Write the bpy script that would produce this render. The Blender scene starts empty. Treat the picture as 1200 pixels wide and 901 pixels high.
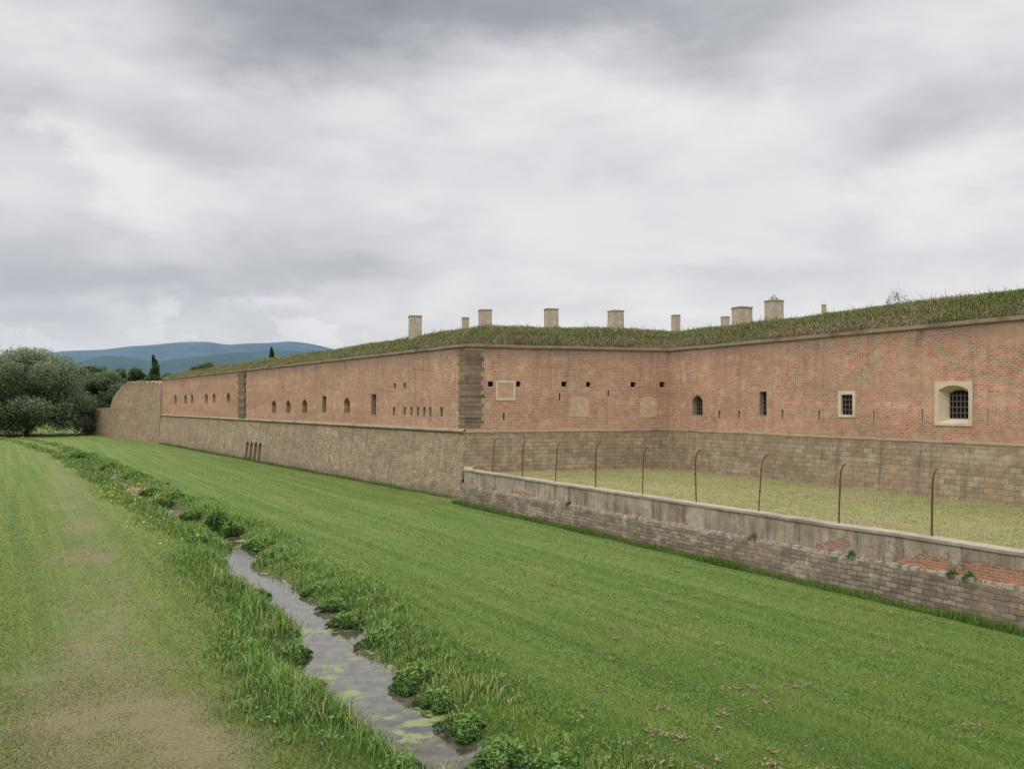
import bpy, math, random
import numpy as np
from mathutils import Vector, Matrix
random.seed(7); RNG=np.random.default_rng(11)
scene=bpy.context.scene
COL=scene.collection
F=1000.0; CX=600.0; HY=473.0; CH=6.0   # survey constants: focal, principal column, horizon row, eye height

# ------------------------------------------------------------------ node helpers
def new_mat(name):
    m=bpy.data.materials.new(name); m.use_nodes=True
    nt=m.node_tree; nt.nodes.clear()
    out=nt.nodes.new('ShaderNodeOutputMaterial')
    b=nt.nodes.new('ShaderNodeBsdfPrincipled')
    nt.links.new(b.outputs[0],out.inputs[0])
    b.inputs['Roughness'].default_value=.9
    b.inputs['Specular IOR Level'].default_value=.2
    return m,nt,b
class G:
    def __init__(s,nt): s.nt=nt
    def n(s,t,**k):
        nd=s.nt.nodes.new(t)
        for a,v in k.items(): setattr(nd,a,v)
        return nd
    def put(s,sock,v):
        if v is None: return
        if isinstance(v,bpy.types.NodeSocket): s.nt.links.new(v,sock)
        else: sock.default_value=v
    def m(s,op,a,b=None,c=None,clamp=False):
        nd=s.n('ShaderNodeMath',operation=op,use_clamp=clamp)
        s.put(nd.inputs[0],a); s.put(nd.inputs[1],b)
        if c is not None: s.put(nd.inputs[2],c)
        return nd.outputs[0]
    def mix(s,f,a,b,bt='MIX'):
        nd=s.n('ShaderNodeMix',data_type='RGBA',blend_type=bt)
        s.put(nd.inputs[0],f)
        for i,v in ((6,a),(7,b)):
            if isinstance(v,tuple) and len(v)==3: v=(*v,1)
            s.put(nd.inputs[i],v)
        return nd.outputs[2]
    def noise(s,vec,scale,detail=4,rough=.55,dist=0,out=0):
        nd=s.n('ShaderNodeTexNoise'); s.put(nd.inputs['Vector'],vec)
        nd.inputs['Scale'].default_value=scale; nd.inputs['Detail'].default_value=detail
        nd.inputs['Roughness'].default_value=rough; nd.inputs['Distortion'].default_value=dist
        return nd.outputs[out]
    def ss(s,v,a,b,lo=0,hi=1):
        nd=s.n('ShaderNodeMapRange',interpolation_type='SMOOTHSTEP')
        s.put(nd.inputs[0],v); nd.inputs[1].default_value=a; nd.inputs[2].default_value=b
        nd.inputs[3].default_value=lo; nd.inputs[4].default_value=hi
        return nd.outputs[0]
    def mapping(s,vec,scale=(1,1,1),rot=(0,0,0),loc=(0,0,0)):
        nd=s.n('ShaderNodeMapping'); s.put(nd.inputs[0],vec)
        nd.inputs[1].default_value=loc; nd.inputs[2].default_value=rot; nd.inputs[3].default_value=scale
        return nd.outputs[0]
    def bump(s,h,strength,dist,bsdf):
        nd=s.n('ShaderNodeBump'); s.put(nd.inputs['Height'],h)
        nd.inputs['Strength'].default_value=strength; nd.inputs['Distance'].default_value=dist
        s.nt.links.new(nd.outputs[0],bsdf.inputs['Normal'])

def masonry(name,c1,c2,mortar,bw,rh,ms=.012,patch=None,pale=None,stain=.5,bumpd=.02,dirt_low=0,rnd=.35,wob=.012,palef=.55):
    m,nt,b=new_mat(name); g=G(nt)
    uv=g.n('ShaderNodeTexCoord').outputs['UV']
    wo=g.noise(uv,1.3 if wob<.05 else 2.6,3,out=1)
    uvw=g.mix(wob,uv,wo,'ADD')
    br=g.n('ShaderNodeTexBrick'); nt.links.new(uvw,br.inputs['Vector'])
    br.inputs['Scale'].default_value=1; br.inputs['Brick Width'].default_value=bw
    br.inputs['Row Height'].default_value=rh; br.inputs['Mortar Size'].default_value=ms
    br.inputs['Mortar Smooth'].default_value=.3; br.inputs['Bias'].default_value=-.1
    br.inputs['Color1'].default_value=(*c1,1); br.inputs['Color2'].default_value=(*c2,1)
    br.inputs['Mortar'].default_value=(*mortar,1)
    col=br.outputs['Color']
    n=g.noise(uv,.35,6,.6); n2=g.noise(uv,2.2,5,.65)
    if patch: col=g.mix(g.m('MULTIPLY',g.ss(n,.46,.62),.6),col,patch,'MIX')
    if pale:
        nn=g.noise(g.mapping(uv,loc=(31,7,0)),.9,7,.72)
        col=g.mix(g.m('MULTIPLY',g.ss(nn,.51,.65),palef),col,pale)
    f=g.m('MULTIPLY_ADD',n2,rnd*2,1-rnd)
    nb=g.noise(g.mapping(uv,(.12,.55,1),loc=(9,3,0)),1.0,7,.68)
    f=g.m('MULTIPLY',f,g.m('MULTIPLY_ADD',nb,.9,.55))
    hs=g.n('ShaderNodeHueSaturation'); g.put(hs.inputs['Color'],col); g.put(hs.inputs['Value'],f)
    col=hs.outputs[0]
    st=g.noise(g.mapping(uv,(.9,.09,1)),2.0,5,.65)
    sep=g.n('ShaderNodeSeparateXYZ'); nt.links.new(uv,sep.inputs[0])
    streak=g.m('MULTIPLY',g.ss(st,.48,.75),stain)
    top=g.ss(g.m('MULTIPLY_ADD',n2,1.2,sep.outputs[1]),9.1,10.3)
    streak=g.m('MULTIPLY_ADD',top,.45,streak,clamp=True)
    sp_=g.noise(g.mapping(uv,loc=(5,50,0)),3.2,6,.75)
    streak=g.m('MULTIPLY_ADD',g.ss(sp_,.56,.68),.32,streak,clamp=True)
    bs=g.noise(g.mapping(uv,(.35,.5,1),loc=(40,11,0)),1.0,6,.7)
    streak=g.m('MULTIPLY_ADD',g.ss(bs,.56,.68),.28,streak,clamp=True)
    col=g.mix(streak,col,(.10,.082,.064))
    if dirt_low:
        low=g.m('MULTIPLY',g.ss(g.m('MULTIPLY_ADD',n2,1.2,sep.outputs[1]),dirt_low+1.4,dirt_low),.5)
        col=g.mix(low,col,(.07,.075,.045))
    g.put(b.inputs['Base Color'],col)
    h=g.m('MULTIPLY_ADD',br.outputs['Fac'],-1.0,g.m('MULTIPLY',n2,1.2))
    g.bump(h,.6,bumpd,b)
    return m

M={}
M['brick']=masonry('brickwork',(.44,.20,.115),(.25,.115,.068),(.46,.375,.29),.29,.10,.018,patch=(.42,.26,.165),pale=(.50,.37,.27),stain=.34,palef=.6)
M['stone']=masonry('sandstone_base',(.31,.235,.155),(.20,.15,.10),(.16,.13,.09),.56,.25,.016,patch=(.25,.175,.11),pale=(.38,.315,.225),stain=.6,bumpd=.04,rnd=.5,wob=.02)
M['stone_long']=masonry('mixed_base_masonry',(.345,.27,.18),(.225,.17,.115),(.175,.14,.10),.50,.17,.018,patch=(.28,.20,.13),pale=(.41,.34,.25),stain=.5,bumpd=.03,dirt_low=.2,rnd=.5,wob=.015)
M['rubble']=masonry('brown_grey_rubble_stone',(.25,.20,.14),(.11,.09,.065),(.09,.075,.055),.42,.15,.016,patch=(.18,.135,.09),pale=(.38,.33,.25),stain=.7,bumpd=.06,rnd=.7,wob=.10,palef=.6)
M['ruin']=masonry('ruined_masonry',(.36,.26,.165),(.22,.155,.105),(.2,.17,.13),.4,.18,.02,patch=(.30,.17,.11),pale=(.44,.36,.27),stain=.5,bumpd=.05,rnd=.6)
M['chimney']=masonry('chimney_masonry',(.46,.385,.30),(.36,.29,.22),(.40,.35,.28),.3,.1,.012,patch=(.38,.27,.19),pale=(.55,.49,.40),stain=.45)

def stone_plain(name,c,var=.35,stain=.4,island=False,scale=3):
    m,nt,b=new_mat(name); g=G(nt)
    o=g.n('ShaderNodeTexCoord').outputs['Object']
    n=g.noise(o,scale,6,.65); n2=g.noise(o,scale*.25,4)
    hs=g.n('ShaderNodeHueSaturation'); hs.inputs['Color'].default_value=(*c,1)
    f=g.m('MULTIPLY_ADD',n,var*2,1-var)
    if island:
        gi=g.n('ShaderNodeNewGeometry').outputs['Random Per Island']
        f=g.m('MULTIPLY',f,g.m('MULTIPLY_ADD',gi,.7,.65))
    g.put(hs.inputs['Value'],f)
    col=g.mix(g.m('MULTIPLY',g.ss(n2,.5,.7),stain),hs.outputs[0],(.06,.055,.04))
    g.put(b.inputs['Base Color'],col); g.bump(n,.5,.03,b)
    return m
M['quoin']=stone_plain('dark_quoin_stone',(.175,.132,.088),.8,.7,True)
M['cordon']=stone_plain('sandstone_cordon',(.28,.22,.15),.4,.5)
M['coping']=stone_plain('coping_stone',(.27,.215,.155),.5,.6)
M['cream']=stone_plain('cream_stone_surround',(.52,.43,.32),.25,.2)
M['slitstone']=stone_plain('slit_stone_surround',(.38,.29,.20),.3,.2)
M['greystone']=stone_plain('grey_coping',(.31,.27,.21),.5,.5)
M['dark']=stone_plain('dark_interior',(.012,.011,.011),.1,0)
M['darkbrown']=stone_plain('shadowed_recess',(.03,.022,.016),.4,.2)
M['rust']=stone_plain('rusty_iron',(.12,.055,.036),.5,.3,scale=14)
M['bars']=stone_plain('grey_iron_bars',(.15,.12,.10),.3,.1,scale=14)
M['bark']=stone_plain('bark',(.09,.07,.05),.4,.3)
M['infill']=stone_plain('pale_render_infill',(.42,.28,.20),.35,.2)

def plaster():
    m,nt,b=new_mat('worn_plaster'); g=G(nt)
    uv=g.n('ShaderNodeTexCoord').outputs['UV']
    sep=g.n('ShaderNodeSeparateXYZ'); nt.links.new(uv,sep.inputs[0])
    n=g.noise(uv,.6,6,.62); n2=g.noise(uv,5,6,.7)
    col=g.mix(g.ss(n,.35,.65),(.24,.19,.14),(.43,.36,.275))
    col=g.mix(g.m('MULTIPLY',g.ss(n2,.4,.7),.5),col,(.17,.14,.105))
    st=g.noise(g.mapping(uv,(1.3,.12,1)),2.4,5,.7)
    col=g.mix(g.m('MULTIPLY',g.ss(st,.46,.68),.75),col,(.09,.075,.057))
    br=g.n('ShaderNodeTexBrick'); nt.links.new(g.mix(.02,uv,g.noise(uv,3,2,out=1),'ADD'),br.inputs['Vector'])
    br.inputs['Scale'].default_value=1; br.inputs['Brick Width'].default_value=.28; br.inputs['Row Height'].default_value=.085
    br.inputs['Mortar Size'].default_value=.012
    br.inputs['Color1'].default_value=(.44,.16,.085,1); br.inputs['Color2'].default_value=(.26,.10,.06,1); br.inputs['Mortar'].default_value=(.33,.26,.19,1)
    pn=g.noise(g.mapping(uv,(.8,1.3,1),loc=(13.3,5.7,0)),.9,8,.76)
    pv=g.m('MULTIPLY_ADD',g.m('SUBTRACT',1.55,sep.outputs[1]),.16,pn)
    pv=g.m('ADD',pv,g.ss(sep.outputs[0],22,32,-.02,.075))
    msk=g.ss(pv,.59,.61)
    dark=g.ss(g.noise(g.mapping(uv,(.8,1,1),loc=(70,9,0)),1.7,7,.7),.54,.60)
    base=g.mix(g.m('MULTIPLY',dark,.6),br.outputs[0],(.15,.12,.085))
    col=g.mix(g.m('MULTIPLY',msk,.9),col,base)
    g.put(b.inputs['Base Color'],col)
    g.bump(g.m('MULTIPLY_ADD',msk,-2,n2),.7,.035,b)
    return m
M['plaster']=plaster()

def foliage(name,trans=.25,attr='Col'):
    m,nt,b=new_mat(name); g=G(nt)
    a=g.n('ShaderNodeAttribute',attribute_name=attr)
    nt.links.new(a.outputs['Color'],b.inputs['Base Color'])
    b.inputs['Roughness'].default_value=.75
    if trans:
        t=g.n('ShaderNodeBsdfTranslucent'); nt.links.new(a.outputs['Color'],t.inputs[0])
        mx=g.n('ShaderNodeMixShader'); mx.inputs[0].default_value=trans
        nt.links.new(b.outputs[0],mx.inputs[1]); nt.links.new(t.outputs[0],mx.inputs[2])
        out=[n for n in nt.nodes if n.type=='OUTPUT_MATERIAL'][0]
        nt.links.new(mx.outputs[0],out.inputs[0])
    return m
M['leaf']=foliage('leaves',.3); M['blade']=foliage('grass_blades',.0)

# ------------------------------------------------------------------ mesh helpers
def link(o,parent=None):
    COL.objects.link(o)
    if parent is not None:
        o.parent=parent; o.matrix_parent_inverse=Matrix.Translation(-parent.location)
    return o
class MB:
    def __init__(s): s.v=[]; s.f=[]; s.uv=[]; s.mi=[]
    def quad(s,pts,uvs=None,mi=0):
        b=len(s.v); s.v+= [tuple(p) for p in pts]; s.f.append(tuple(range(b,b+len(pts))))
        s.uv+= (uvs if uvs else [(p[0]+p[1],p[2]) for p in pts]); s.mi.append(mi)
    def obj(s,name,mats,parent=None,origin=None,smooth=False):
        me=bpy.data.meshes.new(name); 
        v=s.v
        if origin is not None: v=[(a[0]-origin[0],a[1]-origin[1],a[2]-origin[2]) for a in v]
        me.from_pydata(v,[],s.f)
        uvl=me.uv_layers.new(name='UVMap'); 
        fl=[c for f in s.f for i in f for c in s.uv[i]]
        uvl.data.foreach_set('uv',fl)
        if not isinstance(mats,(list,tuple)): mats=[mats]
        for m in mats: me.materials.append(m)
        me.polygons.foreach_set('material_index',s.mi)
        if smooth: me.polygons.foreach_set('use_smooth',[True]*len(s.f))
        me.update(); o=bpy.data.objects.new(name,me)
        if origin is not None: o.location=origin
        return link(o,parent)
def meta(o,label=None,cat=None,group=None,kind=None):
    if label: o['label']=label
    if cat: o['category']=cat
    if group: o['group']=group
    if kind: o['kind']=kind
    return o
def empty(name,loc,label,cat,group=None):
    o=bpy.data.objects.new(name,None); o.empty_display_size=.5; o.location=loc
    COL.objects.link(o); meta(o,label,cat,group); return o
def np_mesh(name,verts,nper,colors,mat,faces_idx=None,parent=None):
    k=nper; N=len(verts)//k
    me=bpy.data.meshes.new(name); me.vertices.add(len(verts)); me.vertices.foreach_set('co',verts.astype(np.float32).ravel())
    pats=faces_idx; lp=sum(len(p) for p in pats)
    base=(np.arange(N)*k)[:,None]
    idx=np.concatenate([np.array(p) for p in pats])[None,:]+base
    me.loops.add(N*lp); me.loops.foreach_set('vertex_index',idx.ravel().astype(np.int32))
    st=[];a=0
    for p in pats: st.append(a); a+=len(p)
    starts=(np.arange(N)*lp)[:,None]+np.array(st)[None,:]
    me.polygons.add(N*len(pats)); me.polygons.foreach_set('loop_start',starts.ravel().astype(np.int32))
    try: me.polygons.foreach_set('loop_total',np.tile(np.array([len(p) for p in pats],dtype=np.int32),N))
    except Exception: pass
    ca=me.color_attributes.new('Col','FLOAT_COLOR','POINT')
    c4=np.ones((len(verts),4),np.float32); c4[:,:3]=np.clip(colors,0.001,.9)
    ca.data.foreach_set('color',c4.ravel())
    me.materials.append(mat); me.update(calc_edges=True); me.validate()
    o=bpy.data.objects.new(name,me); return link(o,parent)

def nz(x,y,s=1.0,seed=0.0):
    x=x*s+seed*1.7; y=y*s+seed*2.3
    return (np.sin(x*1.0+1.3*np.sin(y*.7+seed))+np.sin(y*1.31+1.1*np.sin(x*.83+2+seed))+.6*np.sin(2.3*x+1.9*y+seed)+.5*np.sin(3.9*y-2.7*x+np.sin(x*3.1))+.35*np.sin(6.1*x+.7*y)+.35*np.sin(5.3*y-1.7*x+1))/3.8

# ------------------------------------------------------------------ wall frames
class Frame:
    def __init__(s,p,d,n):
        s.p=np.array(p,float); s.d=np.array(d,float)/np.linalg.norm(d); n=np.array(n,float); s.n=n/np.linalg.norm(n)
    def pt(s,u,v,o=0):
        q=s.p+s.d*u+s.n*o; return (q[0],q[1],v)
    def u(s,px):   # surveyed bearing -> distance along wall
        q=(px-CX)/F
        return (q*s.p[1]-s.p[0])/(s.d[0]-q*s.d[1])
    def v(s,px,py):
        Y=s.p[1]+s.d[1]*s.u(px); return CH+(HY-py)/F*Y
C1=(-3.0,54.5); dL=(-.552,.834); dF=(.951,.309); dR=(.452,-.892)
L=Frame(C1,dL,(-.834,-.552)); FK=Frame(C1,dF,(.309,-.951))
LF=14.6; LL=92.0; LR=62.0
C2=(C1[0]+.951*LF,C1[1]+.309*LF)
R=Frame(C2,dR,(-.892,-.452))
def mitre(a,b,fr):
    m=(a.n+b.n)/(1+a.n.dot(b.n)); return m.dot(fr.d)
kL=mitre(L,FK,L); kF0=mitre(L,FK,FK); kF1=mitre(FK,R,FK); kR=mitre(FK,R,R)

def sweep(mb,fr,u0,k0,u1,k1,prof,step=4.0,cap0=False,cap1=False,mi=0,wav=0):
    n=max(1,int(abs(u1-u0)/step))
    def P(i,t):
        o,v=prof[i]; a=u0+k0*o; b=u1+k1*o; u=a+(b-a)*t
        if wav and 0<t<1: q=wav*float(nz(np.array(u),np.array(i*.3),1.1,3)); return fr.pt(u,v+q,o+q*.6),u
        return fr.pt(u,v,o),u
    acc=[0]
    for i in range(1,len(prof)): acc.append(acc[-1]+math.hypot(prof[i][0]-prof[i-1][0],prof[i][1]-prof[i-1][1]))
    for i in range(len(prof)-1):
        for j in range(n):
            a,ua=P(i,j/n); b,ub=P(i,(j+1)/n); c,uc=P(i+1,(j+1)/n); d,ud=P(i+1,j/n)
            va=prof[0][1]+acc[i]; vb=prof[0][1]+acc[i+1]
            mb.quad([a,b,c,d],[(ua,va),(ub,va),(uc,vb),(ud,vb)],mi)
    for flag,t in ((cap0,0),(cap1,1)):
        if flag:
            pts=[P(i,t)[0] for i in range(len(prof))]
            mb.quad(pts,[(prof[i][0],prof[i][1]) for i in range(len(prof))],mi)

def panel(fr,u0,u1,v0,v1,holes,mat,name,parent):
    us=sorted({u0,u1,*[h[0] for h in holes],*[h[1] for h in holes],*np.arange(math.ceil(u0/4)*4+.01,u1,4.0)})
    vs=sorted({v0,v1,*[h[2] for h in holes],*[h[3] for h in holes]})
    mb=MB()
    for i in range(len(us)-1):
        for j in range(len(vs)-1):
            cu=(us[i]+us[i+1])/2; cv=(vs[j]+vs[j+1])/2
            if any(h[0]<cu<h[1] and h[2]<cv<h[3] for h in holes): continue
            q=[(us[i],vs[j]),(us[i+1],vs[j]),(us[i+1],vs[j+1]),(us[i],vs[j+1])]
            mb.quad([fr.pt(*a) for a in q],q)
    return mb.obj(name,mat,parent)

def box_on(mb,fr,u0,u1,v0,v1,o0,o1,mi=0):
    c=[(u0,v0,o0),(u1,v0,o0),(u1,v1,o0),(u0,v1,o0),(u0,v0,o1),(u1,v0,o1),(u1,v1,o1),(u0,v1,o1)]
    for f in ((0,1,2,3),(4,5,6,7),(0,1,5,4),(3,2,6,7),(0,3,7,4),(1,2,6,5)):
        mb.quad([fr.pt(*c[i]) for i in f],[(c[i][0]+c[i][2],c[i][1]) for i in f],mi)

def window(fr,parent,u0,u1,v0,v1,fw=0.0,rise=0.0,depth=.45,splay=0.0,fmat=None,proud=.0,grille=False,rmat=None,label=None,blind=None):
    """cut hole = outer rect.  window > frame, grille"""
    if u0>u1: u0,u1=u1,u0
    iu0,iu1,iv0,iv1=u0+fw,u1-fw,v0+fw*.7,v1-fw
    K=10 if rise>0 else 1
    arc=[]
    for i in range(K+1):
        t=i/K; u=iu0+(iu1-iu0)*t; arc.append((u,iv1-rise*(2*t-1)**2))
    rmat=rmat or M['brick']
    mb=MB()
    cu=(iu0+iu1)/2; cv=(iv0+iv1)/2
    sh=lambda q:(cu+(q[0]-cu)*(1-splay),cv+(q[1]-cv)*(1-splay*.7))
    outl=[(iu0,iv0),(iu1,iv0)]+arc[::-1]
    for i in range(len(outl)):
        a=outl[i]; b=outl[(i+1)%len(outl)]
        if abs(a[0]-b[0])+abs(a[1]-b[1])<1e-6: continue
        A=sh(a);B=sh(b)
        mb.quad([fr.pt(*a,proud),fr.pt(*b,proud),fr.pt(*B,-depth),fr.pt(*A,-depth)],[a,b,(B[0]+depth,B[1]),(A[0]+depth,A[1])],0)
    back=[sh(a) for a in outl]
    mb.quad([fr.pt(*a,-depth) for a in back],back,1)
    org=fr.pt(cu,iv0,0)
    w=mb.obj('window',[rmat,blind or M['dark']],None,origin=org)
    w.parent=parent; w.location=Vector(org)-parent.location
    if label: w['label']=label
    if fw>0 or rise>0:
        mb=MB(); e=proud
        def q(pts): mb.quad([fr.pt(*p) for p in pts],[(p[0],p[1]) for p in pts])
        if fw>0:
            q([(u0,v0,e),(iu0,v0,e),(iu0,v1,e),(u0,v1,e)]); q([(iu1,v0,e),(u1,v0,e),(u1,v1,e),(iu1,v1,e)])
            q([(iu0,v0,e),(iu1,v0,e),(iu1,iv0,e),(iu0,iv0,e)])
        for i in range(K):
            a,b=arc[i],arc[i+1]
            if v1-min(a[1],b[1])>1e-4: q([(a[0],a[1],e),(b[0],b[1],e),(b[0],v1,e),(a[0],v1,e)])
        if e>0:
            q([(u0,v0,e),(u1,v0,e),(u1,v0,-.05),(u0,v0,-.05)]); q([(u0,v1,e),(u1,v1,e),(u1,v1,-.05),(u0,v1,-.05)])
            q([(u0,v0,e),(u0,v1,e),(u0,v1,-.05),(u0,v0,-.05)]); q([(u1,v0,e),(u1,v1,e),(u1,v1,-.05),(u1,v0,-.05)])
        o=mb.obj('frame',fmat or M['brick'],None,origin=org); o.parent=w; o.location=(0,0,0)
    if grille:
        mb=MB(); bu=[b[0] for b in back]; bv=[b[1] for b in back]
        g0,g1,h0,h1=min(bu),max(bu),min(bv),max(bv)
        nb=max(2,int((g1-g0)/.2)); 
        for i in range(1,nb): 
            u=g0+(g1-g0)*i/nb; box_on(mb,fr,u-.016,u+.016,h0,h1-rise*.6,-depth+.06,-depth+.086)
        nh=max(2,int((h1-h0)/.25))
        for i in range(1,nh):
            v=h0+(h1-h0)*i/nh; box_on(mb,fr,g0,g1,v-.016,v+.016,-depth+.09,-depth+.112)
        o=mb.obj('grille',M['bars'],None,origin=org); o.parent=w; o.location=(0,0,0)
    return w

VB=4.2; VT=9.62
def hole(fr,px0,px1,py0,py1):
    pm=(px0+px1)/2; a=fr.u(px0); b=fr.u(px1); 
    return (min(a,b),max(a,b),fr.v(pm,py1),fr.v(pm,py0))
# ------------------------------------------------------------------ LONG WALL
W1=empty('fortress_wall',(C1[0],C1[1],0),'long red brick fortress wall on a sandstone base beside the moat','fortress wall')
spec=[(435,441,462,486,'s'),(377.5,382.5,464,483,'s'),(403,410,466,484,'a'),(354,360,468,484,'a'),(335,340.5,469,484,'a'),(318.5,323.5,469,484,'a'),
 (265.5,269.5,460,471.5,'a'),(249,252.5,460.5,472,'a'),(240,243.5,461,472,'a'),(223.5,226.5,461.5,472.5,'a'),(216,219,462,472.5,'a'),(204.5,207,462.5,473,'a'),
 (461.5,464,449,455,'s'),(473,475.5,448.5,454.5,'s'),(460.5,463,477,486,'s'),(473,475.5,477,486,'s'),(481,483.5,477,486.5,'s'),(488.5,491,477,487,'s'),(496,498.5,477,487,'s'),(503,505.5,477,487.5,'s'),(516,519,477,488,'s')]
hs=[];ws=[]
for a,b,c,d,t in spec:
    h=hole(L,a,b,c,d); hs.append(h); ws.append((h,t))
panel(L,0,LL,VB,VT,hs,M['brick'],'brick_wall',W1)
for h,t in ws:
    rise=(h[1]-h[0])*.3 if t=='a' else 0
    window(L,W1,*h,rise=rise,rmat=M['brick'] if t=='a' else M['cordon'],depth=.5)
s_=lambda v:.62-.52*(v+.3)/(VB+.2)
ub=L.u(310.5); dr_=[(ub+i*1.5-.1,ub+i*1.5-.1+.95) for i in range(4)]
mb=MB(); T_=1.95
us=[0.0]+[q for p in dr_ for q in p]+[LL]
for i in range(len(us)-1):
    a,b=us[i],us[i+1]; isd=(i%2==1)
    segs=[(T_,VB-.1)] if isd else [(-.3,VB-.1)]
    for (v0,v1) in segs:
        nn=max(1,int((b-a)/4))
        for j in range(nn):
            c=a+(b-a)*j/nn; d=a+(b-a)*(j+1)/nn
            f=lambda uu,v:(uu+kL*s_(v)) if uu==0 else uu
            q=[(f(c,v0),v0),(d,v0),(d,v1),(f(c,v1),v1)]
            mb.quad([L.pt(x,y,s_(y)) for x,y in q],q)
mb.obj('stone_base',M['stone_long'],W1)
for (a,b) in dr_:
    mb=MB(); lo,hi=-.3,T_
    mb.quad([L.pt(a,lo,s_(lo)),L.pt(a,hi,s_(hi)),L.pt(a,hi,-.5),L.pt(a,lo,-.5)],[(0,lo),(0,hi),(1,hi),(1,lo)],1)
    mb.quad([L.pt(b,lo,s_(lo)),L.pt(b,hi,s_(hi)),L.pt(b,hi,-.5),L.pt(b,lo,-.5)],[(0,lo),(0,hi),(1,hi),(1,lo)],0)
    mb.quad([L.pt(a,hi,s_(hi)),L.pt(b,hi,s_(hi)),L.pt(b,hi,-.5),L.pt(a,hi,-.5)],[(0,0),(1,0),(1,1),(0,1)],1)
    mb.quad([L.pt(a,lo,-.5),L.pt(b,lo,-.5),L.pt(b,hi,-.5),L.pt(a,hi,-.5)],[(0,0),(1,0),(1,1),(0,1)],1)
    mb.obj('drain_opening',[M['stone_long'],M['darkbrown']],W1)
    mb=MB(); c=(a+b)/2; hw=(b-a)/2
    for sg in (-1,1):
        e=c+sg*hw; pts=[(e,T_-.5),(e,T_),(c,T_)]+[(c+sg*hw*math.sin(t_),T_-.5+.46*math.cos(t_)) for t_ in np.linspace(.15,math.pi/2-.05,6)]
        mb.quad([L.pt(x,y,s_(y)-.01) for x,y in pts],pts)
    mb.obj('arch_head',M['stone_long'],W1)
cprof=[(.10,VB-.1)]+[(.12+.15*math.sin(math.pi*i/8),VB-.1+.26*i/8) for i in range(9)]+[(0,VB+.2)]
mb=MB(); sweep(mb,L,0,kL,LL,0,cprof,cap1=True,step=1.5,wav=.02); mb.obj('cordon',M['cordon'],W1,smooth=False)
coprof=[(0,VT),(.10,VT+.02),(.12,VT+.2),(-.25,VT+.24)]
mb=MB(); sweep(mb,L,0,kL,LL,0,coprof,cap1=True,step=1.2,wav=.03); mb.obj('coping',M['coping'],W1)
mb=MB(); mb.quad([L.pt(LL,-.3,.62),L.pt(LL,VT,.0),L.pt(LL,VT,-5),L.pt(LL,-.3,-5)],[(0,0),(0,VT),(5,VT),(5,0)]); mb.obj('end_wall',M['brick'],W1)
def quoins(fr1,fr2,k1,k2,parent):
    mb=MB(); v=VB+.22; i=0
    while v<VT-.05:
        h=random.uniform(.24,.36); v1=min(v+h,VT-.01); a,b=(1.27,.74) if i%2 else (1.10,.88)
        a+=random.uniform(-.1,.06); e=random.uniform(.006,.03)
        for fr,k,ln in ((fr1,k1,b),(fr2,k2,a)):
            sweep(mb,fr,0,k,ln,0,[(0.0,v+.01),(e*.6,v+.02),(e,v+.045),(e,v1-.045),(e*.6,v1-.02),(0,v1-.01)],step=10,cap1=True)
        v=v1; i+=1
    return mb.obj('quoin',M['quoin'],parent)
quoins(L,FK,kL,kF0,W1)
mb=MB(); v=VB+.22;i=0
uu=L.u(284)
while v<VT-.05:
    v1=min(v+.42,VT-.01); w=1.5 if i%2 else 1.15
    box_on(mb,L,uu-w,uu+w,v+.015,v1-.015,0.002,.16); v=v1;i+=1
mb.obj('quoin',M['quoin'],W1)

# ------------------------------------------------------------------ FLANK WALL
W2=empty('fortress_wall',(C1[0]+5,C1[1]+1,1.6),'short red brick flank wall with white outlined square and dark quoins','fortress wall')
sp=[(572,578,447,453,'q'),(605,610,447,453,'q'),(658,664,447,453,'q'),(687,692,447.5,453,'q'),(739,745,447.5,453.5,'q'),(773,779,447.5,453.5,'q')]
hs=[hole(FK,a,b,c,d) for a,b,c,d,t in sp]
slf=[hole(FK,a,b,c,d) for a,b,c,d in ((589.5,591.5,484,492),(712,713.8,457,464),(655,656.8,461,469))]
panel(FK,0,LF,VB,VT,hs+slf,M['brick'],'brick_wall',W2)
for h in hs+slf: window(FK,W2,*h,depth=.4,fw=.0,rmat=M['cordon'])
u0,u1,v0,v1=hole(FK,581,604,446,469); mb=MB()
for a in ((u0,u1,v1-.15,v1),(u0,u1,v0,v0+.15),(u0,u0+.15,v0+.151,v1-.151),(u1-.15,u1,v0+.151,v1-.151)): box_on(mb,FK,*a,-.02,.03)
mb.obj('stone_surround',M['cream'],W2)
mb=MB(); q=[(u0+.1,v0+.1),(u1-.1,v0+.1),(u1-.1,v1-.1),(u0+.1,v1-.1)]; mb.quad([FK.pt(x,y,.008) for x,y in q],q); mb.obj('infill_panel',M['infill'],W2)
blk=masonry('pale_infill_brick',(.50,.34,.23),(.38,.235,.155),(.50,.41,.31),.29,.10,.014,stain=.25,pale=(.5,.38,.28))
for (a,b,c,d) in ((668,690,464,488),(750,770,464,489)):
    u0,u1,v0,v1=hole(FK,a,b,c,d); mb=MB(); K=8
    pts=[(u0,v0),(u1,v0)]+[(u1-(u1-u0)*i/K,v1-.3*(2*i/K-1)**2) for i in range(K+1)]
    mb.quad([FK.pt(x,y,.012) for x,y in pts],pts); mb.obj('blocked_window',blk,W2)
mb=MB(); sweep(mb,FK,0,kF0,LF,kF1,[(.45,1.2),(.10,VB-.1)]); mb.obj('stone_base',M['stone'],W2)
cp2=[(.10,VB-.1),(.13,VB-.06),(.13,VB),(0,VB+.05)]
mb=MB(); sweep(mb,FK,0,kF0,LF,kF1,cp2,step=1,wav=.02); mb.obj('cordon',M['cordon'],W2)
mb=MB(); sweep(mb,FK,0,kF0,LF,kF1,coprof,step=1.2,wav=.03); mb.obj('coping',M['coping'],W2)

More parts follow.
